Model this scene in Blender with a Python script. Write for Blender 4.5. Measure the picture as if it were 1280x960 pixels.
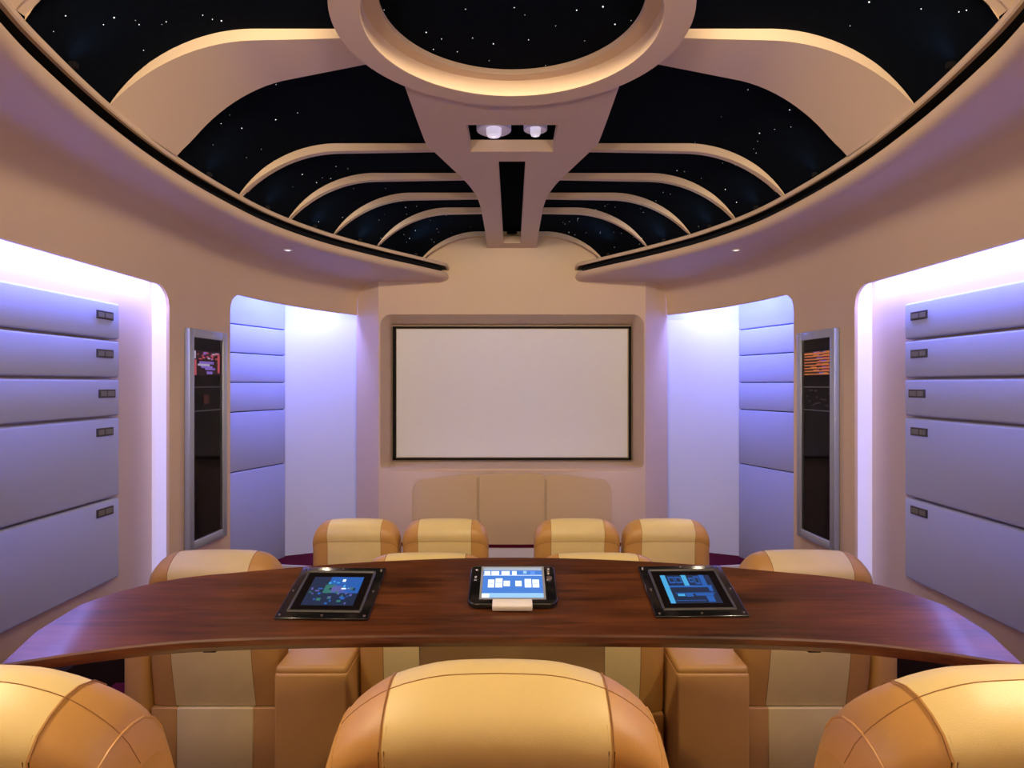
import bpy, bmesh, math, random
from mathutils import Vector, Matrix
random.seed(7)
for o in list(bpy.data.objects): bpy.data.objects.remove(o)
S = bpy.context.scene
C = S.collection
R = math.radians
# ------------------------------------------------------------------ camera, world, exposure
CZ = 1.45
cam = bpy.data.objects.new('camera', bpy.data.cameras.new('camera'))
C.objects.link(cam)
cam.location = (0, 0, CZ); cam.rotation_euler = (R(90), 0, 0)
cam.data.sensor_width = 36; cam.data.lens = 800/1280*36; cam.data.clip_start = .05
S.camera = cam
w = bpy.data.worlds.new('world'); S.world = w; w.use_nodes = True
w.node_tree.nodes['Background'].inputs[0].default_value = (.01, .01, .012, 1)
vs = S.view_settings
vs.view_transform = 'Standard'; vs.look = 'None'; vs.gamma = 1; vs.use_curve_mapping = False
vs.exposure = 0.42

WARM = (1, .79, .53); LED = (.22, .25, 1.0)
def area(name, loc, direction, sx, sy, power, col, spread=180):
    l = bpy.data.lights.new(name, 'AREA'); l.shape = 'RECTANGLE'; l.size = sx; l.size_y = sy
    l.energy = power; l.color = col; l.spread = R(spread)
    o = bpy.data.objects.new(name, l); C.objects.link(o); o.location = loc
    o.rotation_euler = Vector(direction).to_track_quat('-Z', 'Y').to_euler()
    return o
def spot(name, loc, target, power, col, ang=100, blend=.8, rad=.04):
    l = bpy.data.lights.new(name, 'SPOT'); l.energy = power; l.color = col
    l.spot_size = R(ang); l.spot_blend = blend; l.shadow_soft_size = rad
    o = bpy.data.objects.new(name, l); C.objects.link(o); o.location = loc
    o.rotation_euler = (Vector(target)-Vector(loc)).to_track_quat('-Z', 'Y').to_euler()
    return o
for s in (-1, 1):
    # strips hidden behind the niche headers
    a = area('niche_strip_light', (s*2.322, 2.28, 2.15), (s*.15, 0, -1), .045, 3.9, 36, LED)
    a.rotation_euler = (0, s*R(-22), 0)
    for (x, y) in ((2.30, 5.62), (2.12, 6.10), (1.90, 6.50)):
        area('niche_strip_light', (s*x, y, 2.42), (s*.25, .35, -1), .3, .08, 7.5, LED)
# unseen warm fill light added behind the viewer, inside the star dome
area('cove_light', (0, .75, 2.78), (0, 1, -.02), 1.1, .12, 44, WARM, 125)
# unseen warm fill lamps added on the rear wall (their housings are built below)
REAR_FILL = [(-1.0, -1.62, 1.8), (1.0, -1.62, 1.8)]
for p in REAR_FILL:
    area('sconce_light', (p[0], p[1]+.1, p[2]), (0, 1, .62), .34, .24, 20, WARM, 110)
DOWN = [(-1.733, 4.95, -1.0, 4.7), (1.733, 4.95, 1.0, 4.7),
        (-1.75, 1.1, -.75, 1.15), (1.75, 1.1, .75, 1.15),
        (-.7, .15, -.7, .9), (.7, .15, .7, .9)]
for (x, y, tx, ty) in DOWN:
    spot('downlight_beam', (x, y, 2.47), (tx, ty, .4), {1.1: 135, .15: 5}.get(y, 44), WARM, 85 if y == 1.1 else 120, .9)

# ------------------------------------------------------------------ materials
def mat(name, col, rough=.6, metal=0, emit=None, estr=0, noise=0, nscale=20, bump=0, bscale=200, coat=0, spec=.5, sheen=0):
    m = bpy.data.materials.new(name); m.use_nodes = True
    nt = m.node_tree; b = nt.nodes['Principled BSDF']
    b.inputs['Base Color'].default_value = (*col, 1)
    b.inputs['Roughness'].default_value = rough; b.inputs['Metallic'].default_value = metal
    b.inputs['Coat Weight'].default_value = coat; b.inputs['Coat Roughness'].default_value = .12
    b.inputs['Specular IOR Level'].default_value = spec
    b.inputs['Sheen Weight'].default_value = sheen
    if emit:
        b.inputs['Emission Color'].default_value = (*emit, 1); b.inputs['Emission Strength'].default_value = estr
    tc = nt.nodes.new('ShaderNodeTexCoord')
    if noise:
        n = nt.nodes.new('ShaderNodeTexNoise'); n.inputs['Scale'].default_value = nscale; n.inputs['Detail'].default_value = 5
        nt.links.new(tc.outputs['Object'], n.inputs['Vector'])
        mx = nt.nodes.new('ShaderNodeMix'); mx.data_type = 'RGBA'
        mx.inputs[6].default_value = (*[c*(1-noise) for c in col], 1); mx.inputs[7].default_value = (*[min(1, c*(1+noise)) for c in col], 1)
        nt.links.new(n.outputs['Fac'], mx.inputs[0]); nt.links.new(mx.outputs[2], b.inputs['Base Color'])
    if bump:
        n2 = nt.nodes.new('ShaderNodeTexNoise'); n2.inputs['Scale'].default_value = bscale; n2.inputs['Detail'].default_value = 3
        nt.links.new(tc.outputs['Object'], n2.inputs['Vector'])
        bp = nt.nodes.new('ShaderNodeBump'); bp.inputs['Strength'].default_value = bump; bp.inputs['Distance'].default_value = .002
        nt.links.new(n2.outputs['Fac'], bp.inputs['Height']); nt.links.new(bp.outputs[0], b.inputs['Normal'])
    return m
def leather(name, col, rough):
    m = mat(name, col, rough, noise=.07, nscale=9, spec=.45)
    nt = m.node_tree; b = nt.nodes['Principled BSDF']
    tc = nt.nodes.new('ShaderNodeTexCoord')
    v = nt.nodes.new('ShaderNodeTexVoronoi'); v.inputs['Scale'].default_value = 800
    n = nt.nodes.new('ShaderNodeTexNoise'); n.inputs['Scale'].default_value = 11; n.inputs['Detail'].default_value = 4
    ad = nt.nodes.new('ShaderNodeMath'); ad.operation = 'MULTIPLY_ADD'; ad.inputs[1].default_value = 6
    nt.links.new(tc.outputs['Object'], v.inputs['Vector']); nt.links.new(tc.outputs['Object'], n.inputs['Vector'])
    nt.links.new(n.outputs['Fac'], ad.inputs[0]); nt.links.new(v.outputs['Distance'], ad.inputs[2])
    bp = nt.nodes.new('ShaderNodeBump'); bp.inputs['Strength'].default_value = .12; bp.inputs['Distance'].default_value = .003
    nt.links.new(ad.outputs[0], bp.inputs['Height']); nt.links.new(bp.outputs[0], b.inputs['Normal'])
    return m
def wood(name):
    m = mat(name, (.1, .03, .015), .28, coat=.5, spec=.5)
    nt = m.node_tree; b = nt.nodes['Principled BSDF']
    tc = nt.nodes.new('ShaderNodeTexCoord'); mp = nt.nodes.new('ShaderNodeMapping')
    mp.inputs['Scale'].default_value = (1.2, 22, 22)
    n = nt.nodes.new('ShaderNodeTexNoise'); n.inputs['Scale'].default_value = 3; n.inputs['Detail'].default_value = 8; n.inputs['Distortion'].default_value = .6
    mp2 = nt.nodes.new('ShaderNodeMapping'); mp2.inputs['Scale'].default_value = (1, 4, 4)
    n2 = nt.nodes.new('ShaderNodeTexNoise'); n2.inputs['Scale'].default_value = 2.5; n2.inputs['Detail'].default_value = 3
    nt.links.new(tc.outputs['Object'], mp.inputs[0]); nt.links.new(mp.outputs[0], n.inputs['Vector'])
    nt.links.new(tc.outputs['Object'], mp2.inputs[0]); nt.links.new(mp2.outputs[0], n2.inputs['Vector'])
    av = nt.nodes.new('ShaderNodeMath'); av.operation = 'ADD'
    nt.links.new(n.outputs['Fac'], av.inputs[0]); nt.links.new(n2.outputs['Fac'], av.inputs[1])
    hf = nt.nodes.new('ShaderNodeMath'); hf.operation = 'MULTIPLY'; hf.inputs[1].default_value = .5
    nt.links.new(av.outputs[0], hf.inputs[0])
    cr = nt.nodes.new('ShaderNodeValToRGB')
    cr.color_ramp.elements[0].position = .34; cr.color_ramp.elements[0].color = (.022, .007, .003, 1)
    cr.color_ramp.elements[1].position = .66; cr.color_ramp.elements[1].color = (.135, .041, .013, 1)
    nt.links.new(hf.outputs[0], cr.inputs[0]); nt.links.new(cr.outputs[0], b.inputs['Base Color'])
    return m
PLASTER = mat('warm_plaster', (.66, .50, .355), .62, noise=.02, nscale=3, bump=.12, bscale=160)
NICHEW = mat('niche_plaster', (.60, .48, .42), .6, bump=.1, bscale=180)
FABRIC = mat('panel_fabric', (.47, .53, .79), .85, noise=.10, nscale=260, bump=.5, bscale=320, spec=.2)  # light grey cloth; the LED's blue cast is put into its colour
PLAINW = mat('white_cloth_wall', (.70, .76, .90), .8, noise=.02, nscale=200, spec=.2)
BLACK = mat('matt_black', (.006, .006, .007), .7, spec=.2)
STARC = mat('star_cloth', (.004, .006, .010), .9, noise=.3, nscale=30, spec=.02)
STAR = mat('star_point', (1, 1, 1), .5, emit=(.9, .95, 1), estr=1.0)
CARPET = mat('maroon_carpet', (.10, .006, .022), .95, noise=.35, nscale=300, bump=.8, bscale=500, spec=.1)
DARKB = mat('dark_plinth', (.016, .006, .008), .85, spec=.2)
CREAM = leather('cream_leather', (.79, .62, .26), .42)
AMBER = leather('amber_leather', (.58, .31, .085), .40)
THREAD = mat('seam_thread', (.36, .18, .055), .8)
WOOD = wood('dark_red_wood')
STEEL = mat('brushed_steel', (.36, .40, .46), .40, metal=.35, noise=.08, nscale=120)
DSTEEL = mat('dark_steel', (.12, .12, .125), .35, metal=.6)
GLOSSB = mat('gloss_black', (.006, .006, .007), .16, coat=.3)
GLASS = mat('dark_glass', (.008, .006, .007), .06, coat=.2)
CHROME = mat('bright_metal', (.75, .75, .74), .25, metal=1)
WHITEP = mat('white_plastic', (.78, .75, .70), .4)
LENS = mat('lamp_lens', (.9, .85, .95), .3, emit=(.9, .82, 1), estr=.4)
DISH = mat('lamp_dish', (.55, .50, .62), .35, emit=(.6, .5, .75), estr=.10)
DOWNL = mat('downlight_lens', (.9, .9, .9), .3, emit=(1, .93, .85), estr=1.2)
SCREEN = mat('projection_screen', (.86, .89, .98), .8, noise=.01, nscale=5, spec=.2)
TAN = mat('tan_grille_cloth', (.62, .45, .26), .9, noise=.06, nscale=240, bump=.4, bscale=400, spec=.1)
JAMB = mat('backlit_diffuser', (.85, .85, .9), .5, emit=(.52, .50, 1.0), estr=.28)  # glow put into the jamb in place of a vertical LED strip
LEDM = mat('led_lens', (.9, .9, 1), .5, emit=(.6, .65, 1), estr=1.5)
TAG = mat('readout_face', (.03, .03, .035), .3)
TAGL = mat('readout_digit', (.16, .16, .15), .4)
def glow(name, c, e): return mat(name, tuple(x*.3 for x in c), .4, emit=c, estr=e)
PLINTH = mat('pale_plinth', (.75, .72, .74), .6)

# ------------------------------------------------------------------ helpers
def mesh(name, V, F, m, parent=None, smooth=False, idx=None, kind=None, angle=35, recalc=True):
    me = bpy.data.meshes.new(name); me.from_pydata([tuple(v) for v in V], [], F)
    for q in (m if isinstance(m, (list, tuple)) else [m]): me.materials.append(q)
    if idx: me.polygons.foreach_set('material_index', idx)
    if recalc:
        bm = bmesh.new(); bm.from_mesh(me); bmesh.ops.remove_doubles(bm, verts=bm.verts, dist=1e-5)
        bmesh.ops.recalc_face_normals(bm, faces=bm.faces); bm.to_mesh(me); bm.free()
    if smooth:
        me.shade_smooth(); me.set_sharp_from_angle(angle=R(angle))
    o = bpy.data.objects.new(name, me); C.objects.link(o)
    if parent: o.parent = parent
    if kind: o['kind'] = kind
    return o
def tag(o, label, cat, group=None):
    o['label'] = label; o['category'] = cat
    if group: o['group'] = group
    return o
def empty(name, loc=(0, 0, 0), rz=0):
    o = bpy.data.objects.new(name, None); C.objects.link(o); o.location = loc; o.rotation_euler = (0, 0, rz)
    o.empty_display_size = .1
    return o
def dup(root):
    r = root.copy(); C.objects.link(r)
    for ch in list(root.children):
        c = ch.copy(); C.objects.link(c); c.parent = r
        for g in list(ch.children):
            d = g.copy(); C.objects.link(d); d.parent = c
    return r
def grid(rows, closed=False):
    n = len(rows[0]); V = [p for r in rows for p in r]; F = []
    for i in range(len(rows)-1):
        for j in range(n if closed else n-1):
            k = (j+1) % n
            F.append((i*n+j, i*n+k, (i+1)*n+k, (i+1)*n+j))
    return V, F
def join(parts):
    V, F = [], []
    for v, f in parts:
        b = len(V); V += list(v); F += [tuple(i+b for i in q) for q in f]
    return V, F
def boxvf(x0, x1, y0, y1, z0, z1):
    V = [(x, y, z) for z in (z0, z1) for y in (y0, y1) for x in (x0, x1)]
    return V, [(0, 2, 3, 1), (4, 5, 7, 6), (0, 1, 5, 4), (2, 6, 7, 3), (0, 4, 6, 2), (1, 3, 7, 5)]
def bevbox(name, x0, x1, y0, y1, z0, z1, m, parent=None, b=.01, seg=2, fn=None, kind=None):
    V, F = boxvf(x0, x1, y0, y1, z0, z1)
    bm = bmesh.new(); vs_ = [bm.verts.new(v) for v in V]
    for f in F: bm.faces.new([vs_[i] for i in f])
    bmesh.ops.bevel(bm, geom=list(bm.edges), offset=b, segments=seg, profile=.5, affect='EDGES')
    if fn:
        for v in bm.verts: v.co = Vector(fn(v.co))
    bmesh.ops.recalc_face_normals(bm, faces=bm.faces)
    me = bpy.data.meshes.new(name); bm.to_mesh(me); bm.free(); me.materials.append(m)
    me.shade_smooth(); me.set_sharp_from_angle(angle=R(50))
    o = bpy.data.objects.new(name, me); C.objects.link(o)
    if parent: o.parent = parent
    if kind: o['kind'] = kind
    return o
def tube(path, r, n=6):
    rows = []
    for i, p in enumerate(path):
        p = Vector(p); a = Vector(path[max(0, i-1)]); b = Vector(path[min(len(path)-1, i+1)])
        t = (b-a).normalized(); u = t.cross(Vector((0, 0, 1)))
        if u.length < 1e-3: u = t.cross(Vector((0, 1, 0)))
        u.normalize(); v = t.cross(u)
        rows.append([tuple(p+u*r*math.cos(2*math.pi*k/n)+v*r*math.sin(2*math.pi*k/n)) for k in range(n)])
    V, F = grid(rows, True)
    F.append(tuple(range(n))); F.append(tuple(range(len(V)-n, len(V))))
    return V, F
def lathe(prof, c, n=48, close=False):
    rows = [[(c[0]+r*math.cos(2*math.pi*k/n), c[1]+r*math.sin(2*math.pi*k/n), z) for k in range(n)] for r, z in prof]
    if close: rows.append(rows[0])
    return grid(rows, True)
def curve(pts):
    """smooth function x(y) through (y, x) points (Catmull-Rom tangents)"""
    P = sorted(pts)
    T = []
    for i in range(len(P)):
        a, b = P[max(0, i-1)], P[min(len(P)-1, i+1)]
        T.append((b[1]-a[1])/(b[0]-a[0]))
    def f(y):
        if y <= P[0][0]: return P[0][1]+T[0]*(y-P[0][0])
        if y >= P[-1][0]: return P[-1][1]+T[-1]*(y-P[-1][0])
        for i in range(len(P)-1):
            if P[i][0] <= y <= P[i+1][0]:
                h = P[i+1][0]-P[i][0]; t = (y-P[i][0])/h
                return ((2*t**3-3*t**2+1)*P[i][1]+(t**3-2*t**2+t)*h*T[i]+(-2*t**3+3*t**2)*P[i+1][1]+(t**3-t**2)*h*T[i+1])
    return f
def lin(a, b, n): return [a+(b-a)*i/(n-1) for i in range(n)]

# ------------------------------------------------------------------ floors
ZN, ZM, ZF, ZS = 0.0, -.285, -.43, -.33      # near platform, middle row, far row, front stage
o = mesh('floor', *boxvf(-2.9, 2.9, -1.75, 2.32, -.6, ZN), CARPET, kind='structure')
o = mesh('floor_middle_step', *boxvf(-2.9, 2.9, 2.32, 3.72, -.6, ZM), CARPET, kind='structure')
o = mesh('floor_front', *boxvf(-2.9, 2.9, 3.72, 7.4, -.6, ZF), CARPET, kind='structure')
# curved stage with a white nosing
top, bot = [], []
for i in range(33):
    x = -2.85+5.7*i/32; y = 6.08+.045*x*x*.9
    top.append((x, y))
Vs, Fs = grid([[(x, 7.4, ZS) for x, y in top], [(x, y, ZS) for x, y in top], [(x, y, ZF) for x, y in top]])
st = mesh('floor_stage', Vs, Fs, CARPET, kind='structure')
Vn, Fn = grid([[(x, y+.012, ZS+.004) for x, y in top], [(x, y-.012, ZS+.004) for x, y in top], [(x, y-.012, ZS-.05) for x, y in top]])
mesh('nosing', Vn, Fn, WHITEP, parent=st)

# ------------------------------------------------------------------ side walls
ZTOP = 2.49
wallx = curve([(-1.75, 2.24), (0, 2.24), (2, 2.25), (3, 2.265), (4.2, 2.27), (4.8, 2.25), (5.2, 2.20), (5.6, 2.12), (6.0, 1.99), (6.4, 1.81), (6.7, 1.62)])
N1 = (.3, 4.24, 2.095); N2 = (5.05, 6.7, 2.17); RC = .14; RV = .20
def norm(y):
    d = (wallx(y+.02)-wallx(y-.02))/.04; l = math.hypot(1, d); return (1/l, -d/l)
def zlow(y):
    for a, b, zh in (N1, N2):
        if a <= y <= b:
            z = zh
            for e in ((a, b) if b < 6 else (a,)):
                ds = abs(y-e)
                if ds < RC: z = zh-(RC-math.sqrt(max(0, RC*RC-(RC-ds)**2)))
            return z
    return -.5
P1 = Vector((2.367, 6.62)); pd = Vector((-.34, 1)).normalized()
PANZ1 = [.489, .263, .034, -.195, -.677, -1.17]
PANZ2 = [1.1, .556, .290, .014, -.261, -.818, -1.80]
for s in (-1, 1):
    side = 'left' if s < 0 else 'right'
    seg = []
    ys = sorted(set([-1.75, -1, 0] + lin(.3, .44, 9) + lin(.44, 4.10, 24) + lin(4.10, 4.24, 12) + lin(4.24, 5.05, 14) + lin(5.05, 5.19, 12) + lin(5.19, 6.7, 26)))
    V, F = [], []
    bound = []
    TH = .02
    for a, b in zip(ys[:-1], ys[1:]):
        mid = (a+b)/2; solid = zlow(mid) < 0
        za, zb = (-.5, -.5) if solid else (zlow(a), zlow(b))
        i = len(V)
        if solid:
            zs = lambda y: N1[2]-RC+(N2[2]-N1[2])*max(0, min(1, (y-N1[1])/(N2[0]-N1[1])))
            V += [(s*wallx(a), a, za), (s*wallx(b), b, zb), (s*wallx(b), b, zs(b)), (s*wallx(a), a, zs(a))]; F.append((i, i+1, i+2, i+3))
            za, zb = zs(a), zs(b); i = len(V)
        ZC = ZTOP-RV
        V += [(s*wallx(a), a, za), (s*wallx(b), b, zb), (s*wallx(b), b, ZC), (s*wallx(a), a, ZC)]; F.append((i, i+1, i+2, i+3))
        for k in range(8):       # cove between wall and soffit
            t0, t1 = math.pi/2*k/8, math.pi/2*(k+1)/8; i = len(V)
            for y_, t in ((a, t0), (b, t0), (b, t1), (a, t1)):
                n_ = norm(y_); q = RV*(1-math.cos(t)); V.append((s*(wallx(y_)-n_[0]*q), y_-n_[1]*q, ZC+RV*math.sin(t)*1.002))
            F.append((i, i+1, i+2, i+3))
        if not solid:      # underside of the header and its back
            i = len(V)
            V += [(s*wallx(a), a, za), (s*wallx(b), b, zb), (s*(wallx(b)+TH), b, zb), (s*(wallx(a)+TH), a, za), (s*(wallx(a)+TH), a, ZTOP), (s*(wallx(b)+TH), b, ZTOP)]
            F += [(i, i+1, i+2, i+3), (i+3, i+2, i+5, i+4)]
    for e, zt in ((N1[0], N1[2]-RC), (N1[1], N1[2]-RC), (N2[0], N2[2]-RC)):
        i = len(V); x = wallx(e)
        V += [(s*x, e, -.5), (s*(x+TH), e, -.5), (s*(x+TH), e, zt), (s*x, e, zt)]; F.append((i, i+1, i+2, i+3))
    wl = mesh('wall_'+side, V, F, PLASTER, smooth=True, kind='structure', angle=25)
    # large niche: back, ceiling, jambs
    XB = 2.42
    V, F = grid([[(s*2.30, y, 2.165) for y in (.25, 4.32)], [(s*XB, y, 2.165) for y in (.25, 4.32)], [(s*XB, y, -.5) for y in (.25, 4.32)]])
    mesh('niche_back', V, F, NICHEW, parent=wl)
    V, F = grid([[(s*2.26, .29, z) for z in (-.5, 2.165)], [(s*XB, .27, z) for z in (-.5, 2.165)]])
    mesh('niche_jamb', V, F, NICHEW, parent=wl)
    V, F = grid([[(s*(wallx(4.24)+TH), 4.245, z) for z in (-.02, 2.165)], [(s*XB, 4.30, z) for z in (-.02, 2.165)]])
    mesh('niche_jamb', V, F, JAMB, parent=wl)
    V, F = boxvf(min(s*2.30, s*2.415), max(s*2.30, s*2.415), .3, 4.25, -.5, -.03)
    mesh('baseboard', V, F, DARKB, parent=wl)
    V, F = boxvf(min(s*2.30, s*2.345), max(s*2.30, s*2.345), .35, 4.2, 2.156, 2.164)
    mesh('led_strip', V, F, LEDM, parent=wl)
    for k in range(5):
        z1, z0 = CZ+PANZ1[k]-.006, CZ+PANZ1[k+1]+.006
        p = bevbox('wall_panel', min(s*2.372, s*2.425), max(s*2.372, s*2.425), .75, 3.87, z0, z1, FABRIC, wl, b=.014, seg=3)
        zc = CZ + [.400, .177, -.056, -.279, -.744][k]
        ya, yb = 3.652, 3.80
        if k == 2: ya += .02; yb += .02
        parts = [boxvf(s*2.372-.006, s*2.372+.006, ya, yb, zc-.024, zc+.024)]
        idx = [0]*6
        for (u0, u1) in ((.08, .42), (.5, .92)):
            parts.append(boxvf(s*2.3665-.003, s*2.3665+.003, ya+(yb-ya)*u0, ya+(yb-ya)*u1, zc-.014, zc+.014)); idx += [1]*6
        V, F = join(parts)
        mesh('readout', V, F, [TAG, TAGL], parent=p, idx=idx, recalc=False)
    # second niche beside the screen: padded panels, plain cloth wall, ceiling
    q0 = P1-pd*1.45
    ang = math.atan2(pd.x, pd.y)
    for k in range(6):
        z1 = CZ+PANZ2[k]-.004; z0 = max(ZS-.05, CZ+PANZ2[k+1]+.004)
        L = 1.45
        def fn(c, s=s):
            p = P1-pd*(L*(1-c.y)) if False else P1-pd*c.y
            nx = Vector((-pd.y, pd.x))
            q = p+nx*c.x
            return (s*q.x, q.y, c.z)
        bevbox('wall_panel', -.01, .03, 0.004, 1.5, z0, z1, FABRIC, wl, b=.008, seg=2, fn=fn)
    e = P1+Vector((2.1, -1))*0
    D2 = Vector((-2.1, 1)).normalized(); P2 = P1+D2*1.35
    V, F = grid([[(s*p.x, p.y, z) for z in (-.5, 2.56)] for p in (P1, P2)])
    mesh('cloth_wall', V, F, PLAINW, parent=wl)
    qf = P1-pd*1.5
    V, F = grid([[(s*(wallx(5.05)+TH), 5.05, z) for z in (-.5, 2.5)], [(s*qf.x, qf.y, z) for z in (-.5, 2.5)]])
    mesh('niche_jamb', V, F, NICHEW, parent=wl)

wr = mesh('wall_rear', *grid([[(x, -1.75, z) for x in (-2.9, 2.9)] for z in (-.5, 2.6)]), PLASTER, kind='structure')

# ------------------------------------------------------------------ front wall with the screen recess
YF = 6.5; XF = 1.357; OW = 1.34; ZT = CZ+.707; ZB = CZ-.861
def rounded(x0, x1, z0, z1, r, rb, n=8):
    P = []
    for cx, cz, rr, a0 in ((x1-rb, z0+rb, rb, -90), (x1-r, z1-r, r, 0), (x0+r, z1-r, r, 90), (x0+rb, z0+rb, rb, 180)):
        for k in range(n+1):
            a = R(a0+90*k/n); P.append((cx+rr*math.cos(a), cz+rr*math.sin(a)))
    return P
op = rounded(-OW, OW, ZB, ZT, .11, .05)
def ontorect(p, x0, x1, z0, z1):
    cx, cz = (x0+x1)/2, (ZB+ZT)/2; dx, dz = p[0]-cx, p[1]-cz
    t = min([((x1 if dx > 0 else x0)-cx)/dx if abs(dx) > 1e-9 else 1e9, ((z1 if dz > 0 else z0)-cz)/dz if abs(dz) > 1e-9 else 1e9])
    return (cx+dx*t, cz+dz*t)
ZU = CZ+1.09
rect = rounded(-XF, XF, ZB-.02, ZU, .0001, .0001)
rows = [[(p[0], YF, p[1]) for p in rect], [(p[0], YF, p[1]) for p in op]]
V1, F1 = grid(rows, True)
SW, ST, SB, YS = 1.304, CZ+.63, CZ-.831, 7.0
inn = rounded(-SW-.012, SW+.012, SB-.012, ST+.014, .02, .02)
V5, F5 = [(-SW-.04, YS+.03, SB-.03), (SW+.04, YS+.03, SB-.03), (SW+.04, YS+.03, ST+.04), (-SW-.04, YS+.03, ST+.04)], [(0, 1, 2, 3)]
V2, F2 = grid([[(p[0], YF, p[1]) for p in op], [(p[0]*.992, YF+.03, CZ-.08+(p[1]-CZ+.08)*.992) for p in op], [(p[0], YS+.03, p[1]) for p in inn]], True)
# upper gable, lower apron and folded sides
V3, F3 = grid([[(-1.0, YF, ZU), (1.0, YF, ZU)], [(-1.0, YF, 3.15), (1.0, YF, 3.15)]])
ap = [(x, YF-.10*max(0, 1-(x/XF)**2)) for x in lin(-XF, XF, 25)]
V4, F4 = grid([[(x, YF, ZB-.02) for x, y in ap], [(x, y, ZB-.045-.10*(x/XF)**2) for x, y in ap], [(x, y, CZ-1.62) for x, y in ap]])
sides = []
for s in (-1, 1):
    sides.append(grid([[(s*x, y, z) for z in (-.5, 1.9, ZU)] for x, y in ((XF, YF), (1.63, 6.715), (1.62, 7.05))]))
V, F = join([(V1, F1), (V2, F2), (V3, F3), (V4, F4), (V5, F5)]+sides)
wf = mesh('wall_front', V, F, PLASTER, smooth=True, kind='structure', angle=28)
V, F = grid([[(x, y-.012, CZ-1.60) for x, y in ap], [(x, y-.012, CZ-1.635) for x, y in ap]]); mesh('base_stripe', V, F, CARPET, parent=wf)
V, F = grid([[(x, y-.006, CZ-1.635) for x, y in ap], [(x, y-.006, -.5) for x, y in ap]]); mesh('plinth', V, F, PLINTH, parent=wf)
# three tan grille panels under the screen
def apron_y(x): return YF-.10*max(0, 1-(x/XF)**2)
def grille(x0, x1, tops, r0, r1):
    n = 41; out = []
    for x in lin(x0, x1, n):
        zt = tops(x)
        if r0 and x-x0 < r0: zt -= r0-math.sqrt(max(0, r0*r0-(r0-(x-x0))**2))
        if r1 and x1-x < r1: zt -= r1-math.sqrt(max(0, r1*r1-(r1-(x1-x))**2))
        out.append((x, zt))
    rows = [[(x, apron_y(x)+.01, z+.004) for x, z in out], [(x, apron_y(x)-.012, z) for x, z in out], [(x, apron_y(x)-.020, z-.014) for x, z in out], [(x, apron_y(x)-.020, CZ-1.60) for x, z in out]]
    return grid(rows)
tops = lambda x: CZ-.893-.082*(abs(x)/1.0)**2
for x0, x1, r0, r1 in ((-1.005, -.347, .10, .04), (-.330, .325, .04, .04), (.342, 1.0, .04, .10)):
    V, F = grille(x0, x1, tops, r0, r1)
    mesh('grille_panel', V, F, TAN, parent=wf, smooth=True, angle=50)
# projection screen
ps = empty('projection_screen', (0, YS, SB))
def rel(VF, o): return [tuple(Vector(v)-o.location) for v in VF[0]], VF[1]
mesh('screen_surface', *rel(boxvf(-SW+.04, SW-.04, YS+.005, YS+.02, SB+.03, ST-.03), ps), SCREEN, parent=ps)
fr = join([boxvf(-SW, -SW+.034, YS-.012, YS+.022, SB, ST), boxvf(SW-.026, SW, YS-.012, YS+.022, SB, ST),
           boxvf(-SW, SW, YS-.012, YS+.022, ST-.02, ST), boxvf(-SW, SW, YS-.012, YS+.022, SB, SB+.02)])
mesh('screen_border', *rel(fr, ps), BLACK, parent=ps, recalc=False)
tag(ps, 'large blank white projection screen with thin black border in front wall recess', 'screen')

# ------------------------------------------------------------------ ceiling: soffit, rim, star dome, ribs, ring, spine
rim_pts = [(6.288, .645), (5.9, .90), (5.497, 1.17), (4.98, 1.455), (4.381, 1.655), (3.733, 1.735), (3.177, 1.745), (2.699, 1.705), (2.274, 1.635), (1.948, 1.555), (1.4, 1.36), (.95, 1.08), (.6, .72), (.4, .35), (.35, 0)]
# dense rim polyline with Catmull-Rom in the plane
def catmull(P, m):
    out = []
    Q = [Vector(P[0])*2-Vector(P[1])]+[Vector(p) for p in P]+[Vector((P[-1][0]+.05, -.35))]
    for i in range(1, len(Q)-2):
        for k in range(m):
            t = k/m; p0, p1, p2, p3 = Q[i-1:i+3]
            out.append(.5*((2*p1)+(p2-p0)*t+(2*p0-5*p1+4*p2-p3)*t*t+(3*p1-p0-3*p2+p3)*t**3))
    out.append(Q[-2]); return out
RIM = catmull(rim_pts, 6)          # (y, x) for the right half, front tip -> rear
def rim_frame():
    fr = []
    for i, p in enumerate(RIM):
        a = RIM[max(0, i-1)]; b = RIM[min(len(RIM)-1, i+1)]
        t = (b-a).normalized(); n = Vector((t.y, -t.x))     # candidates in (y,x)
        if i < len(RIM)-3 and n.y < 0: n = -n
        if i >= len(RIM)-3: n = Vector((-1, 0))
        fr.append((p, n))
    return fr
RF = rim_frame()
rimx = curve([(p.x, p.y) for p in RIM if p.x > .42][::-1])
def rimsweep(s, prof, outer=None):
    rows = []
    p, n = RF[0]
    ext = [(s*(p.y+o), 7.0, z) for o, z in prof]
    first = [(s*(p.y+o), p.x, z) for o, z in prof]
    if outer: ext.append((s*2.85, 7.0, outer)); first.append((s*2.85, p.x, outer))
    rows += [ext, first]
    for p, n in RF[1:]:
        r = [(s*(p.y+n.y*o), p.x+n.x*o, z) for o, z in prof]
        if outer:
            l = r[-1]; r.append((s*2.85, l[1], outer))
        rows.append(r)
    return grid(rows)
sof = []
lip = [(.075, 2.548), (.0, 2.548), (-.002, 2.530), (.006, 2.512), (.024, 2.498), (.05, 2.492), (.09, 2.49)]
for s in (-1, 1): sof.append(rimsweep(s, lip, 2.49))
sof.append(([(-2.85, -1.8, 2.49), (2.85, -1.8, 2.49), (2.85, .27, 2.49), (-2.85, .27, 2.49)], [(0, 1, 2, 3)]))
V, F = join(sof)
cs = mesh('ceiling_soffit', V, F, PLASTER, smooth=True, kind='structure', angle=40)
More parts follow.
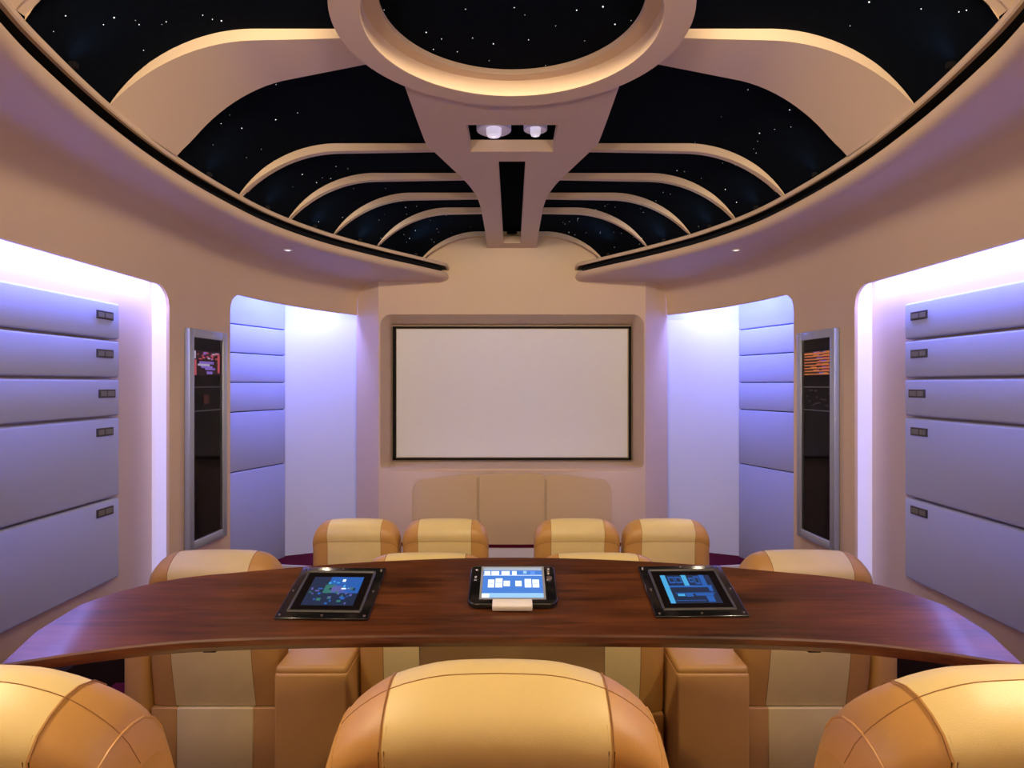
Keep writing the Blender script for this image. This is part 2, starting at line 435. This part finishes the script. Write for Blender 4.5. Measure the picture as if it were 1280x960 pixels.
V, F = join([rimsweep(s, [(.07, 2.53), (.07, 2.608), (.012, 2.608)]) for s in (-1, 1)]); mesh('shadow_gap', V, F, BLACK, parent=cs, smooth=True)
V, F = join([rimsweep(s, [(.014, 2.608), (-.004, 2.606), (-.010, 2.612), (-.010, 2.632), (.0, 2.638), (.38, 2.638)]) for s in (-1, 1)]); mesh('upper_rail', V, F, PLASTER, parent=cs, smooth=True, angle=40)
# end caps of the gap by the front wall
for s in (-1, 1):
    V, F = grid([[(s*.64, y, z) for z in (2.545, 2.64)] for y in (6.29, 6.52)])
ZD = CZ+1.53; ZR = CZ+1.48; ZBASE = 2.625
def arch(xe, H, zb=ZBASE, wd=.62, n=16):
    """right half of an arch from the rim (xe, zb) up to the flat top; returns (x, z) from rim to centre"""
    wd = min(wd, xe*.8); k = H-zb
    r = (wd*wd+k*k)/(2*k); cx, cz = xe-wd, H-r
    a0 = math.atan2(zb-cz, xe-cx); P = []
    for i in range(n):
        a = a0+(math.pi/2-a0)*i/(n-1); P.append((cx+r*math.cos(a), cz+r*math.sin(a)))
    return [(x, z-.035*(x/xe)**2*(z-zb)/k) for x, z in P]
def ex(y):
    x = rimx(max(.5, y))
    if y > 5.3: x = max(x, 1.20-.27*(y-5.3)/1.15)
    return max(.5, x)
rows = []
for y in lin(.1, 6.52, 60):
    h = arch(ex(y)+.03, ZD); rows.append([(-x, y, z) for x, z in h]+[(x, y, z) for x, z in h[::-1]])
V, F = grid(rows)
ce = mesh('ceiling', V, F, STARC, smooth=True, kind='structure')
def rib(y, sy, s, x_in, step=True, H=ZR, yfar=None, name='rib'):
    a = arch(ex(y)+.02, H); b = arch(ex(y)+.02, ZD+.01)
    a = a+[(x_in, H)]; b = b+[(x_in, ZD+.01)]
    nar = [(x, z+(0.014 if step else 0)) for x, z in a]
    yf = yfar or (lambda x: y+sy)
    ym = (lambda x: y+.6*sy) if step else (lambda x: y+.5*(yf(x)-y))
    rows = [[(s*x, y, z) for x, z in b], [(s*x, y, z) for x, z in a], [(s*x, ym(x), z) for x, z in a], [(s*x, ym(x), z) for x, z in nar],
            [(s*x, yf(x), z) for x, z in nar], [(s*x, yf(x), z) for x, z in b]]
    V, F = grid(rows)
    return mesh(name, V, F, PLASTER, parent=ce, smooth=True, angle=30)
for s in (-1, 1):
    for y in (4.03, 4.60, 5.08, 5.52): rib(y, .075, s, .12 if y > 4.8 else .22)
    rib(1.95, .12, s, .1)
    rib(6.40, .10, s, .05, H=CZ+1.485)
    rib(2.73, 0, s, .5, step=False, yfar=lambda x: 2.90+max(0, min(1, (x-.6)/1.05))*.40, name='wide_rib')
CR = (0, 2.455)
V, F = lathe([(.68, ZD+.02), (.68, CZ+1.362), (.678, CZ+1.36), (.569, CZ+1.36), (.567, CZ+1.362), (.567, CZ+1.432), (.507, CZ+1.432), (.505, CZ+1.434), (.505, CZ+1.456)], CR, 96)
mesh('ring', V, F, PLASTER, parent=ce, smooth=True, angle=30)
V, F = lathe([(.506, CZ+1.455), (.0001, CZ+1.455)], CR, 64); mesh('star_disc', V, F, STARC, parent=ce)
# spine
ZP = CZ+1.38; ZH = ZP+.07
hw = curve([(2.7, .497), (3.0, .497), (3.45, .497), (3.70, .492), (3.76, .475), (4.06, .395), (4.42, .305), (4.7, .262), (4.97, .246), (5.4, .243), (5.9, .243), (6.5, .25)])
holes = [(3.41, 3.80, .245), (3.97, 6.27, .085)]
ys = sorted(set([3.10, 3.41, 3.80, 3.97, 6.27, 6.5]+lin(3.10, 6.5, 46)))
V, F = [], []
def quad(*p):
    i = len(V); V.extend(p); F.append((i, i+1, i+2, i+3))
for a, b in zip(ys[:-1], ys[1:]):
    m_ = (a+b)/2; g = 0
    for h in holes:
        if h[0] < m_ < h[1]: g = h[2]
    for s in (-1, 1):
        quad((s*g, a, ZP), (s*g, b, ZP), (s*hw(b), b, ZP), (s*hw(a), a, ZP))
        quad((s*hw(a), a, ZP), (s*hw(b), b, ZP), (s*hw(b), b, ZD+.02), (s*hw(a), a, ZD+.02))
        if g: quad((s*g, a, ZP), (s*g, b, ZP), (s*g, b, ZH), (s*g, a, ZH))
xs_ = lin(-.497, .497, 25)
ring_y = lambda x: CR[1]+math.sqrt(.62**2-x*x)
for a, b in zip(xs_[:-1], xs_[1:]): quad((a, ring_y(a), ZP), (b, ring_y(b), ZP), (b, 3.10, ZP), (a, 3.10, ZP))
for x in (-.497, .497): quad((x, ring_y(x), ZP), (x, 3.10, ZP), (x, 3.10, ZD+.02), (x, ring_y(x), ZD+.02))
for y0, y1, g in holes:
    for y in (y0, y1): quad((-g, y, ZP), (g, y, ZP), (g, y, ZH), (-g, y, ZH))
mesh('spine', V, F, PLASTER, parent=ce, smooth=True, angle=30)
# fibre-optic stars on the dome and the disc
V, F = [], []
def star(x, y, z, r):
    i = len(V); V.extend([(x+r, y, z), (x, y+r, z), (x-r, y, z), (x, y-r, z), (x, y, z-r), (x, y, z+r)])
    for a, b in ((0, 1), (1, 2), (2, 3), (3, 0)): F.append((i+a, i+b, i+4)); F.append((i+a, i+b, i+5))
for k in range(420):
    y = random.uniform(1.2, 6.35); xe = ex(y); x = random.uniform(-xe, xe)
    h = arch(xe+.03, ZD)[::-1]; ax = abs(x); z = ZD
    for (xa, za), (xb, zb) in zip(h[:-1], h[1:]):
        if xa <= ax <= xb: z = za+(zb-za)*(ax-xa)/max(1e-6, xb-xa)
    star(x, y, z-.002, random.choice((.0014, .0016, .0020, .0024, .0034)))
for k in range(38):
    a = random.uniform(0, 6.28); r = .5*math.sqrt(random.random()); star(r*math.cos(a), CR[1]+r*math.sin(a), CZ+1.453, random.choice((.0016, .0022, .003, .0036)))
mesh('fibre_optic_star', V, F, STAR, parent=ce, kind='stuff', recalc=False)
# small blue glow lamps tucked on the rail between the front ribs
for s in (-1, 1):
    for y, p in ((2.4, .8), (3.65, .7), (4.33, .8), (4.85, 1.2), (5.32, 1.6), (5.9, 1.8)):
        x = rimx(y)-.015
        lo = spot('rail_glow_light', (s*x, y, 2.665), (s*(x-.5), y, 3.1), p*1.3, (.35, .68, 1), 150, 1, .07)
        mesh('glow_lamp', *boxvf(s*x-.012, s*x+.012, y-.012, y+.012, 2.637, 2.655), BLACK, parent=cs)
bevbox('cove_lamp_housing', -.57, .57, .66, .74, 2.71, 2.985, BLACK, ce, b=.008)  # box added around the unseen fill light in the dome
# spotlights in the spine recess
for x, y, r, z, lab in ((-.105, 3.70, .10, ZH+.012, 'wide round lavender spotlight in ceiling spine recess'), (.135, 3.69, .068, ZH+.012, 'smaller round lavender spotlight in ceiling spine recess')):
    e = empty('ceiling_spotlight', (x, y, z)); tag(e, lab, 'spotlight')
    V, F = lathe([(r*.2, .10), (r, .06), (r, .004), (r*.93, 0), (r*.45, .012), (r*.42, .02)], (0, 0), 32); mesh('dish', V, F, DISH, parent=e, smooth=True, angle=40)
    V, F = lathe([(r*.43, .03), (r*.43, -.018), (r*.36, -.03), (r*.14, -.033), (r*.12, -.026), (.0005, -.026)], (0, 0), 28); mesh('lens', V, F, LENS, parent=e, smooth=True, angle=40)
# recessed downlights in the soffit
for i, (x, y, tx, ty) in enumerate(DOWN):
    e = empty('downlight', (x, y, 2.49))
    tag(e, ['tiny round downlight in soffit over the red-picture cabinet', 'tiny round downlight in soffit over the orange-text cabinet', 'round downlight in side soffit over chairs, red-picture cabinet side', 'round downlight in side soffit over chairs, orange-text cabinet side', 'round downlight in back soffit, red-picture cabinet side', 'round downlight in back soffit, orange-text cabinet side'][i], 'downlight')
    if i > 3: e['group'] = 'downlights in the back soffit'
    V, F = lathe([(.034, .0), (.034, -.008), (.028, -.010), (.022, -.006)], (0, 0), 24); mesh('trim_ring', V, F, WHITEP, parent=e, smooth=True)
    V, F = lathe([(.023, -.006), (.0005, -.006)], (0, 0), 20); mesh('lens', V, F, DOWNL, parent=e)
for i, p in enumerate(REAR_FILL):  # housings of the added rear fill lamps
    e = empty('wall_sconce', (p[0], -1.75, p[2])); tag(e, 'square warm lamp on the rear wall, %s cabinet side' % ('red-picture' if i == 0 else 'orange-text'), 'lamp', 'lamps on the rear wall')
    bevbox('housing', -.2, .2, 0, .10, -.15, .15, WHITEP, e, b=.01)

# ------------------------------------------------------------------ display cabinets in the wall pillars
def cabinet(s):
    ya, yb = 4.42, 4.94; xa, xb = wallx(ya)-.012, wallx(yb)-.012
    L = math.hypot(yb-ya, xb-xa); z0, z1 = .285, CZ+.39
    e = empty('display_cabinet', (s*(xa+xb)/2, (ya+yb)/2, z0))
    H = z1-z0
    dy, dx = (yb-ya)/L, (xb-xa)/L
    def fn(c):            # local: x along wall (towards screen), y out of the wall into the room, z up
        return (s*(dx*c[0]-dy*c[1]*1), dy*c[0]+dx*c[1], c[2])
    t = .062; hl = L/2
    for nm, bx_ in (('frame_stile', (-hl, -hl+t, -.01, .03, 0, H)), ('frame_stile', (hl-t, hl, -.01, .03, 0, H)),
                    ('frame_rail', (-hl+t, hl-t, -.01, .03, H-t, H)), ('frame_rail', (-hl+t, hl-t, -.01, .03, 0, t))):
        bevbox(nm, *bx_, STEEL, e, b=.006, seg=2, fn=fn)
    def fl(V): return [fn(v) for v in V]
    V, F = boxvf(-hl+t, hl-t, -.01, .002, t, H-t); mesh('back_panel', fl(V), F, BLACK, parent=e)
    for zz in (H*.625, H*.735):
        V, F = boxvf(-hl+t, hl-t, .002, .012, zz-.004, zz+.004); mesh('shelf', fl(V), F, STEEL, parent=e)
    # lit graphic near the top
    g0, g1 = H*.79, H*.905
    gl = glow('graphic_red', (.75, .12, .16), .6); gp = glow('graphic_violet', (.30, .18, .75), .7); go = glow('graphic_orange', (.9, .28, .06), .6); gw = glow('graphic_pale', (.75, .70, .85), .6); gd = glow('graphic_dark', (.06, .01, .02), .15)
    parts, idx = [boxvf(-hl+t+.005, hl-t-.005, .002, .006, g0, g1)], [0]*6
    ww = 2*hl-2*t-.01
    def bl(u0, u1, v0, v1, mi):
        parts.append(boxvf(-hl+t+.005+ww*u0, -hl+t+.005+ww*u1, .006, .0085, g0+(g1-g0)*v0, g0+(g1-g0)*v1)); idx.extend([mi]*6)
    rr = random.Random(3+s)
    if s > 0:
        for k in range(8):
            v = .03+k*.122
            bl(.03, .97, v, v+.045, 3)
            for q in range(4):
                u = rr.uniform(0.02, .55); bl(u, u+rr.uniform(.05, .22), v+.045, v+.085, rr.choice((2, 3, 1)))
        bl(.3, .97, .86, .93, 3)
    else:
        bl(.0, .14, .0, .62, 1); bl(0, .12, .66, .97, 4)
        for k in range(26):
            u = rr.uniform(.12, .85); v = rr.uniform(.62, .92); bl(u, u+rr.uniform(.03, .14), v, v+rr.uniform(.03, .07), rr.choice((1, 2, 4, 1)))
        for u0, u1, v0, v1, mi in ((.25, .75, .46, .56, 2), (.2, .6, .38, .46, 4), (.3, .7, .30, .38, 2), (.45, .8, .22, .30, 2), (.9, .97, .1, .9, 1), (.5, .7, .05, .16, 2)): bl(u0, u1, v0, v1, mi)
    V, F = join(parts); mesh('lit_graphic', fl(V), F, [gd, gl, gp, go, gw], parent=e, idx=idx, recalc=False)
    if s > 0:
        parts = []
        for k in range(14):
            x = rr.uniform(-hl+t+.02, hl-t-.06); z = rr.uniform(H*.64, H*.715); parts.append(boxvf(x, x+rr.uniform(.015, .05), .002, .006, z, z+.012))
        V, F = join(parts); mesh('dim_console', fl(V), F, glow('console_dim', (.10, .06, .12), .22), parent=e, recalc=False, kind='stuff')
    else:
        V, F = boxvf(-.035, .035, .002, .006, H*.655, H*.70); mesh('dim_console', fl(V), F, glow('console_red', (.12, .02, .015), .3), parent=e)
    V, F = boxvf(-hl+t, hl-t, .016, .020, t, H-t)
    gm = bpy.data.materials.get('clear_glass')
    if not gm:
        gm = bpy.data.materials.new('clear_glass'); gm.use_nodes = True; nt = gm.node_tree; b = nt.nodes['Principled BSDF']
        b.inputs['Transmission Weight'].default_value = 1; b.inputs['Roughness'].default_value = .02; b.inputs['IOR'].default_value = 1.1; b.inputs['Base Color'].default_value = (.6, .57, .6, 1)
    mesh('glass_pane', fl(V), F, gm, parent=e)
    return e
tag(cabinet(-1), 'narrow steel-framed dark glass cabinet with red and violet picture', 'cabinet')
tag(cabinet(1), 'narrow steel-framed dark glass cabinet with orange text lines', 'cabinet')

# ------------------------------------------------------------------ curved sloping bar table
SL = .306; Y0 = 1.78; ZT0 = CZ-.70
def tz(y): return ZT0+SL*(y-Y0)
tb = empty('bar_table', (0, 2.0, 0)); tag(tb, 'long curved dark red wood bar table with sloping glossy top', 'table')
far = curve([(-1.335, 1.80), (-1.30, 1.905), (-1.12, 2.025), (-.88, 2.078), (-.45, 2.137), (0, 2.16), (.45, 2.137), (.88, 2.078), (1.12, 2.025), (1.30, 1.905), (1.335, 1.80)])
near = curve([(-1.345, 1.668), (-1.12, 1.722), (-.88, 1.758), (-.45, 1.776), (0, 1.78), (.45, 1.776), (.88, 1.758), (1.12, 1.722), (1.345, 1.668)])
X = lin(-1.335, 1.335, 61)
def P(x, y, dz): return (x, y-2.0, tz(y)+dz)
def between(t): return [P(x, near(x)+(far(x)-near(x))*t, 0) for x in X]
tk = .036
rows = [[P(x, near(x)+.02, -tk) for x in X], [P(x, near(x)+.002, -tk+.004) for x in X], [P(x, near(x)-.002, -tk*.5) for x in X], [P(x, near(x), -.004) for x in X], [P(x, near(x)+.004, 0) for x in X]]
rows += [between(t) for t in (.05, .25, .5, .75, .95)]
rows += [[P(x, far(x)-.004, 0) for x in X], [P(x, far(x), -.004) for x in X], [P(x, far(x), -tk) for x in X], [P(x, near(x)+.02, -tk) for x in X]]
V, F = grid(rows); n = len(X)
F.append(tuple(i*n for i in range(len(rows)-1))); F.append(tuple(i*n+n-1 for i in range(len(rows)-1)))
mesh('table_top', V, F, WOOD, parent=tb, smooth=True, angle=25)
PED = mat('pedestal_laminate', (.50, .38, .19), .5, noise=.04, nscale=8)
bevbox('pedestal', -.29, .29, -.01, .09, 0, tz(1.99)-tk+.002, PED, tb, b=.006)
for s in (-1, 1):
    bevbox('bracket', s*.9-.02, s*.9+.02, -.10, .06, tz(1.9)-tk-.10, tz(1.9)-tk+.004, DARKB, tb, b=.004)
# things lying on the sloping top: local frame (u right, v up the slope, n normal)
TA = math.atan(SL)
def slope(name, x, y, rz=0):
    e = empty(name, (x, y, tz(y)+.0005)); e.rotation_euler = Matrix.Rotation(TA, 4, 'X').__matmul__(Matrix.Rotation(rz, 4, 'Z')).to_euler()
    return e
def glowset():
    return [glow('ui_deep_blue', (.008, .022, .07), .5), glow('ui_blue', (.012, .09, .38), .7), glow('ui_cyan', (.05, .34, .66), .7), glow('ui_teal', (.03, .18, .17), .5), glow('ui_violet', (.10, .11, .40), .55), glow('ui_white', (.65, .82, 1), .95)]
UI = glowset()
def display(x, y, rz, which):
    e = slope('touch_display', x, y, rz); w2, d2 = .136, .130
    fw = .030
    parts = [boxvf(-w2, w2, -d2, -d2+fw, 0, .010), boxvf(-w2, w2, d2-fw, d2, 0, .010), boxvf(-w2, -w2+fw, -d2+fw, d2-fw, 0, .010), boxvf(w2-fw, w2, -d2+fw, d2-fw, 0, .010)]
    bevbox('bezel_plate', -w2, w2, -d2, d2, 0, .007, GLOSSB, e, b=.003)
    r = .004; a, b = w2-fw, d2-fw
    V, F = join([tube([(-a, -b, .009), (a, -b, .009)], r), tube([(-a, b, .009), (a, b, .009)], r), tube([(-a, -b, .009), (-a, b, .009)], r), tube([(a, -b, .009), (a, b, .009)], r)])
    mesh('raised_rim', V, F, DSTEEL, parent=e, smooth=True)
    V, F = boxvf(-a+.004, a-.004, -b+.004, b-.004, .006, .0085); pn = mesh('screen_panel', V, F, GLASS, parent=e)
    parts, idx = [], []
    def bl(u0, u1, v0, v1, mi, lvl=0):
        sx, sy = .078, .072
        parts.append(([(-sx+2*sx*u, -sy+2*sy*v, .0087+lvl*.0002) for u, v in ((u0, v0), (u1, v0), (u1, v1), (u0, v1))], [(0, 1, 2, 3)])); idx.append(mi)
    bl(0, 1, 0, 1, 0)
    rr = random.Random(which)
    if which == 1:
        bl(.35, 1, .42, 1, 1, 1); bl(.62, .93, .5, .95, 1, 2); bl(.3, .5, .42, .72, 3, 1.5); bl(.45, .72, .45, .66, 4, 2)
        for k in range(34):
            u, v = rr.uniform(.02, .9), rr.uniform(.02, .55); bl(u, u+rr.uniform(.03, .1), v, v+rr.uniform(.04, .09), rr.choice((0, 1, 1, 4, 3)), 2+k*.02)
        for u0, v0, du, dv in ((.60, .82, .06, .09), (.34, .74, .05, .06), (.42, .80, .04, .05), (.66, .60, .04, .10), (.64, .55, .09, .04), (.50, .76, .06, .04), (.75, .57, .05, .03)): bl(u0, u0+du, v0, v0+dv, 5 if u0 in (.60, .64) else 2, 4)
    else:
        bl(.0, .10, 0, 1, 2, 1); bl(.1, .95, .55, .62, 1, 1); bl(.42, .52, .6, 1, 2, 1); bl(.78, .88, .55, 1, 1, 1.2)
        for u0, u1, v0, v1 in ((.14, .26, .70, .94), (.28, .40, .70, .94), (.55, .64, .72, .9), (.66, .76, .66, .95)): bl(u0, u1, v0, v1, 1, 1); bl(u0+.02, u1-.02, v0+.05, v1-.05, 0, 2)
        bl(.16, .95, .33, .36, 1, 1.4); bl(.2, .34, .24, .32, 2, 2); bl(.36, .5, .22, .33, 1, 2); bl(.55, .9, .25, .32, 1, 2); bl(.74, .88, .04, .24, 1, 2); bl(.12, .7, .08, .10, 1, 2)
        bl(.86, .94, .4, .55, 1, 2)
    V, F = join(parts); mesh('screen_graphic', V, F, UI, parent=pn, idx=idx, recalc=False)
    for u in (-1, 0, 1):
        for v in (-1, 0, 1):
            if u or v:
                V, F = lathe([(.004, .0075), (.0036, .0095), (.0005, .010)], (u*(w2-.013), v*(d2-.013)), 10); mesh('screw', V, F, CHROME, parent=e, smooth=True)
    return e
tag(display(-.548, 1.966, R(-1.0), 1), 'black square touch display with blue-green map picture set in the table', 'display')
tag(display(.550, 1.976, R(1.0), 2), 'black square touch display with blue menu bars set in the table', 'display')
tp = slope('tablet', .002, 1.988); tag(tp, 'black tablet with bright blue screen on the table centre', 'tablet')
ol = lambda k: rounded(-.135+k, .135-k, -.102+k, .102-k, .022-k, .030-k)
V, F = grid([[(x, y, z) for x, y in ol(k)] for k, z in ((.004, 0), (0, .004), (0, .013), (.002, .0165), (.005, .018))], True)
nn = len(ol(0)); F += [tuple(range(nn)), tuple(range(len(V)-nn, len(V)))]
mesh('body', V, F, GLOSSB, parent=tp, smooth=True, angle=40)
V, F = boxvf(-.100, .100, -.080, .092, .016, .0195); pn = mesh('screen_frame', V, F, STEEL, parent=tp)
parts, idx = [], []
def bl(u0, u1, v0, v1, mi, lvl=0):
    parts.append(([(-.093+.186*u, -.073+.158*v, .0198+lvl*.0002) for u, v in ((u0, v0), (u1, v0), (u1, v1), (u0, v1))], [(0, 1, 2, 3)])); idx.append(mi)
bl(0, 1, 0, 1, 0); bl(0, 1, .90, 1, 1, 1); bl(0, 1, .72, .735, 3, 1); bl(0, 1, 0, .12, 2, 1); bl(0, .12, 0, .12, 3, 2); bl(0, 1, .12, .14, 2, 1.5)
for u0, u1 in ((.02, .12), (.14, .27), (.31, .45), (.49, .57)): bl(u0, u1, .74, .87, 3, 2)
bl(.68, .74, .78, .88, 2, 2); bl(.80, .88, .76, .86, 4, 2)
for u0, u1, v0, v1 in ((.09, .195, .32, .58), (.215, .33, .32, .62), (.35, .455, .36, .54), (.545, .65, .36, .54), (.70, .81, .32, .60), (.83, .94, .32, .58)):
    bl(u0, u1, v0, v1, 3, 2); bl(u0+.01, u1-.01, v0+(v1-v0)*.45, v0+(v1-v0)*.53, 2, 3)
V, F = join(parts)
mesh('screen_graphic', V, F, [glow('tab_blue', (.05, .17, .55), .85), glow('tab_grey', (.35, .42, .52), .7), glow('tab_light', (.25, .48, .78), .85), glow('tab_white', (.75, .86, 1), .95), glow('tab_mid', (.10, .25, .75), .85)], parent=pn, idx=idx, recalc=False)
bevbox('stand_clip', -.060, .058, -.118, -.083, .004, .024, WHITEP, tp, b=.004)
V, F = lathe([(.0095, .017), (.0085, .021), (.0005, .0215)], (.115, .030), 16); mesh('button', V, F, CHROME, parent=tp, smooth=True)
for (x, y) in ((-.116, .036), (-.116, .020), (.113, .055), (.113, .068), (-.114, .075), (.114, .080)):
    bevbox('button', x-.004, x+.004, y-.004, y+.004, .017, .020, CHROME, tp, b=.001, seg=1)

# ------------------------------------------------------------------ reclining chairs
BACK = [(.015, .35), (.0, .46), (-.010, .56), (-.014, .68), (-.012, .78), (-.010, .86), (-.012, .89), (-.020, .915), (-.020, .950), (-.008, .980), (.018, .998), (.05, 1.012), (.08, 1.015), (.11, 1.008), (.135, .985), (.152, .945), (.16, .89), (.165, .84), (.16, .80), (.155, .74), (.15, .62), (.155, .5), (.16, .42)]
JT = {'near': 11, 'row': 6}
SS = [-1, -.995, -.98, -.955, -.92, -.88, -.84, -.79, -.73, -.67, -.62]+[-.62+1.24*k/16 for k in range(1, 16)]+[.62, .67, .73, .79, .84, .88, .92, .955, .98, .995, 1]
IA, IB, IE = 10, 26, 36
ARCH = curve([(0, 0), (.25, .002), (.4, .007), (.64, .026), (.84, .060), (.95, .095), (1.0, .135)])
ARCHR = curve([(0, 0), (.3, .001), (.6, .006), (.78, .020), (.9, .045), (.96, .07), (1.0, .105)])
def Wd(z): return .272 if z > .8 else .272+.006*(.8-z)/.4
def chair_pt(s, j, kind):
    y, z = BACK[j]; a = (ARCH(abs(s)) if kind == 'near' else ARCHR(abs(s)))
    if z > .78: z = .78+(z-.78)*(1-a/.22)
    e = max(0, (abs(s)-.80)/.20); ins = .035*(1-math.sqrt(max(0, 1-e*e)))    # rounded outer edges
    cy = .08; dy = y-cy
    y = cy+dy*max(.25, 1-ins/.09)
    bow = -.018*(1-s*s) if y < .08 else 0      # gently bowed back
    if j < 9: y += bow*min(1, (z-.3)/.4)
    return Vector((s*Wd(z)*(.965 if kind == 'near' else 1), y-(z-.42)*(.17 if kind == 'near' else .06), z))
def chair(kind, arms):
    e = empty('reclining_chair')
    n = len(BACK); jt = JT[kind]
    G = [[chair_pt(s, j, kind) for j in range(n)] for s in SS]
    secs = [(0, IA, 'l'), (IA, IB, 'c'), (IB, IE, 'r')]
    for i0, i1, w_ in secs:
        for nm, j0, j1 in (('backrest', 0, jt), ('headrest', jt, 17), ('backrest', 17, n-1)):
            rows = [G[i][j0:j1+1] for i in range(i0, i1+1)]
            V, F = grid(rows)
            mesh_name = {'c': nm, 'l': nm+'_bolster', 'r': nm+'_bolster'}[w_]
            if nm == 'backrest' and j0 == 17: mesh_name = {'c': 'back_cushion', 'l': 'back_cushion_bolster', 'r': 'back_cushion_bolster'}[w_]
            mesh(mesh_name, V, F, CREAM if w_ == 'c' else AMBER, parent=e, smooth=True, angle=60)
    for i in (0, IE):
        V = [tuple(p) for p in G[i]]
        mesh('backrest_end', V, [tuple(range(n))], AMBER, parent=e)
    # seams: along the cream strip, across the back, along the outer edge
    out = lambda p: (p.x, p.y-.0005, p.z)
    for i in (IA, IB):
        for off in ((-.004, .004) if kind == 'near' else (0,)):
            V, F = tube([(G[i][j].x+off, G[i][j].y, G[i][j].z) for j in range(0, 15)], .0011 if kind == 'near' else .0016, 5); mesh('seam', V, F, THREAD, parent=e, smooth=True)
    V, F = tube([out(G[i][jt]) for i in range(1, IE)], .0009 if kind == 'near' else .0014, 5); mesh('seam', V, F, THREAD, parent=e, smooth=True)
    if kind == 'near':
        for i in (4, IE-4):
            V, F = tube([tuple(G[i][j]) for j in range(0, 19)], .0025, 6); mesh('piping', V, F, AMBER, parent=e, smooth=True)
    # lower back skirt in three strips, seat, footrest, feet
    for x0, x1, m in ((-.275, -.165, AMBER), (-.165, .165, CREAM), (.165, .275, AMBER)):
        bevbox('skirt', x0, x1, .005, .06,   .03, .345, m, e, b=.006)
    bevbox('seat', -.27, .27, .13, .66, .30, .46, CREAM, e, b=.04, seg=4)
    bevbox('base', -.265, .265, .06, .62, .03, .32, AMBER, e, b=.012)
    bevbox('footrest', -.25, .25, .622, .68, .08, .33, AMBER, e, b=.02, seg=3)
    for x in (-.22, .22):
        for y in (.06, .56): bevbox('foot', x-.02, x+.02, y, y+.04, 0, .035, BLACK, e, b=.004)
    for s in arms:
        x0, x1 = (.281, .385 if kind == 'row' else .34) if s > 0 else (-.385 if kind == 'row' else -.34, -.281)
        a = bevbox('armrest', x0, x1, -.02, .60, .03, .44 if kind == 'near' else .60, AMBER, e, b=.03, seg=4)
    return e
near_c = chair('near', (-1, 1))
row_o = chair('row', (-1,))
LB = {'n': 'bars chairs on the near side of the table'}
nears = [(-.022, 1.02, 0, 'padded leather chair drawn up in front of the tablet on the table'),
         (-.825, 1.0, R(-2), "padded leather chair on the tablet's viewing side of the table, red-picture cabinet side"),
         (.765, 1.0, R(2), "padded leather chair on the tablet's viewing side of the table, orange-text cabinet side")]
for k, (x, y, rz, lab) in enumerate(nears):
    o = near_c if k == 0 else dup(near_c)
    o.location = (x, y, ZN); o.rotation_euler = (0, 0, rz); tag(o, lab, 'chair', 'chairs at the near side of the bar table')
YM = 2.74; YR = 4.08
def drop(o, keep):     # keep only armrests on the wanted sides
    for c in list(o.children):
        if c.name.startswith('armrest'):
            sgn = 1 if sum(v.co.x for v in c.data.vertices) > 0 else -1
            if sgn not in keep: bpy.data.objects.remove(c)
full = chair('row', (-1, 1))
rows_ = [(-1.275, YM, ZM, (-1,), 'outer leather chair beyond the bar table, red-picture cabinet side', 'chairs just beyond the bar table'),
         (-.365, YM-.05, ZM, (), 'leather chair beyond the bar table next to its pedestal, red-picture cabinet side', 'chairs just beyond the bar table'),
         (.365, YM-.05, ZM, (), 'leather chair beyond the bar table next to its pedestal, orange-text cabinet side', 'chairs just beyond the bar table'),
         (1.265, YM, ZM, (1,), 'outer leather chair beyond the bar table, orange-text cabinet side', 'chairs just beyond the bar table'),
         (-.995, YR, ZF, (-1,), "front row leather chair at the row's end, red-picture cabinet side", 'front row chairs facing the screen'),
         (-.425, YR, ZF, (), 'front row leather chair beside the centre gap, red-picture cabinet side', 'front row chairs facing the screen'),
         (.415, YR, ZF, (), 'front row leather chair beside the centre gap, orange-text cabinet side', 'front row chairs facing the screen'),
         (.985, YR, ZF, (1,), "front row leather chair at the row's end, orange-text cabinet side", 'front row chairs facing the screen')]
for x, y, z, keep, lab, grp in rows_:
    o = dup(full); drop(o, keep); o.location = (x, y, z); tag(o, lab, 'chair', grp)
for src in (row_o, full):
    for c in list(src.children): bpy.data.objects.remove(c)
    bpy.data.objects.remove(src)
# storage consoles between the middle-row chairs
for s in (-1, 1):
    x0, x1 = (-.945, -.655) if s < 0 else (.655, .945)
    e = empty('armrest_console', ((x0+x1)/2, 2.9, ZM)); h = (x1-x0)/2
    bevbox('body', -h, h, -.36, .34, 0, .585, AMBER, e, b=.012, seg=3)
    bevbox('lid', -h+.002, h-.002, -.355, .34, .575, .612, AMBER, e, b=.015, seg=3)
    tag(e, 'boxy amber leather armrest console between two chairs, %s' % ('red-picture cabinet side' if s < 0 else 'orange-text cabinet side'), 'console', 'consoles between the chairs beyond the table')
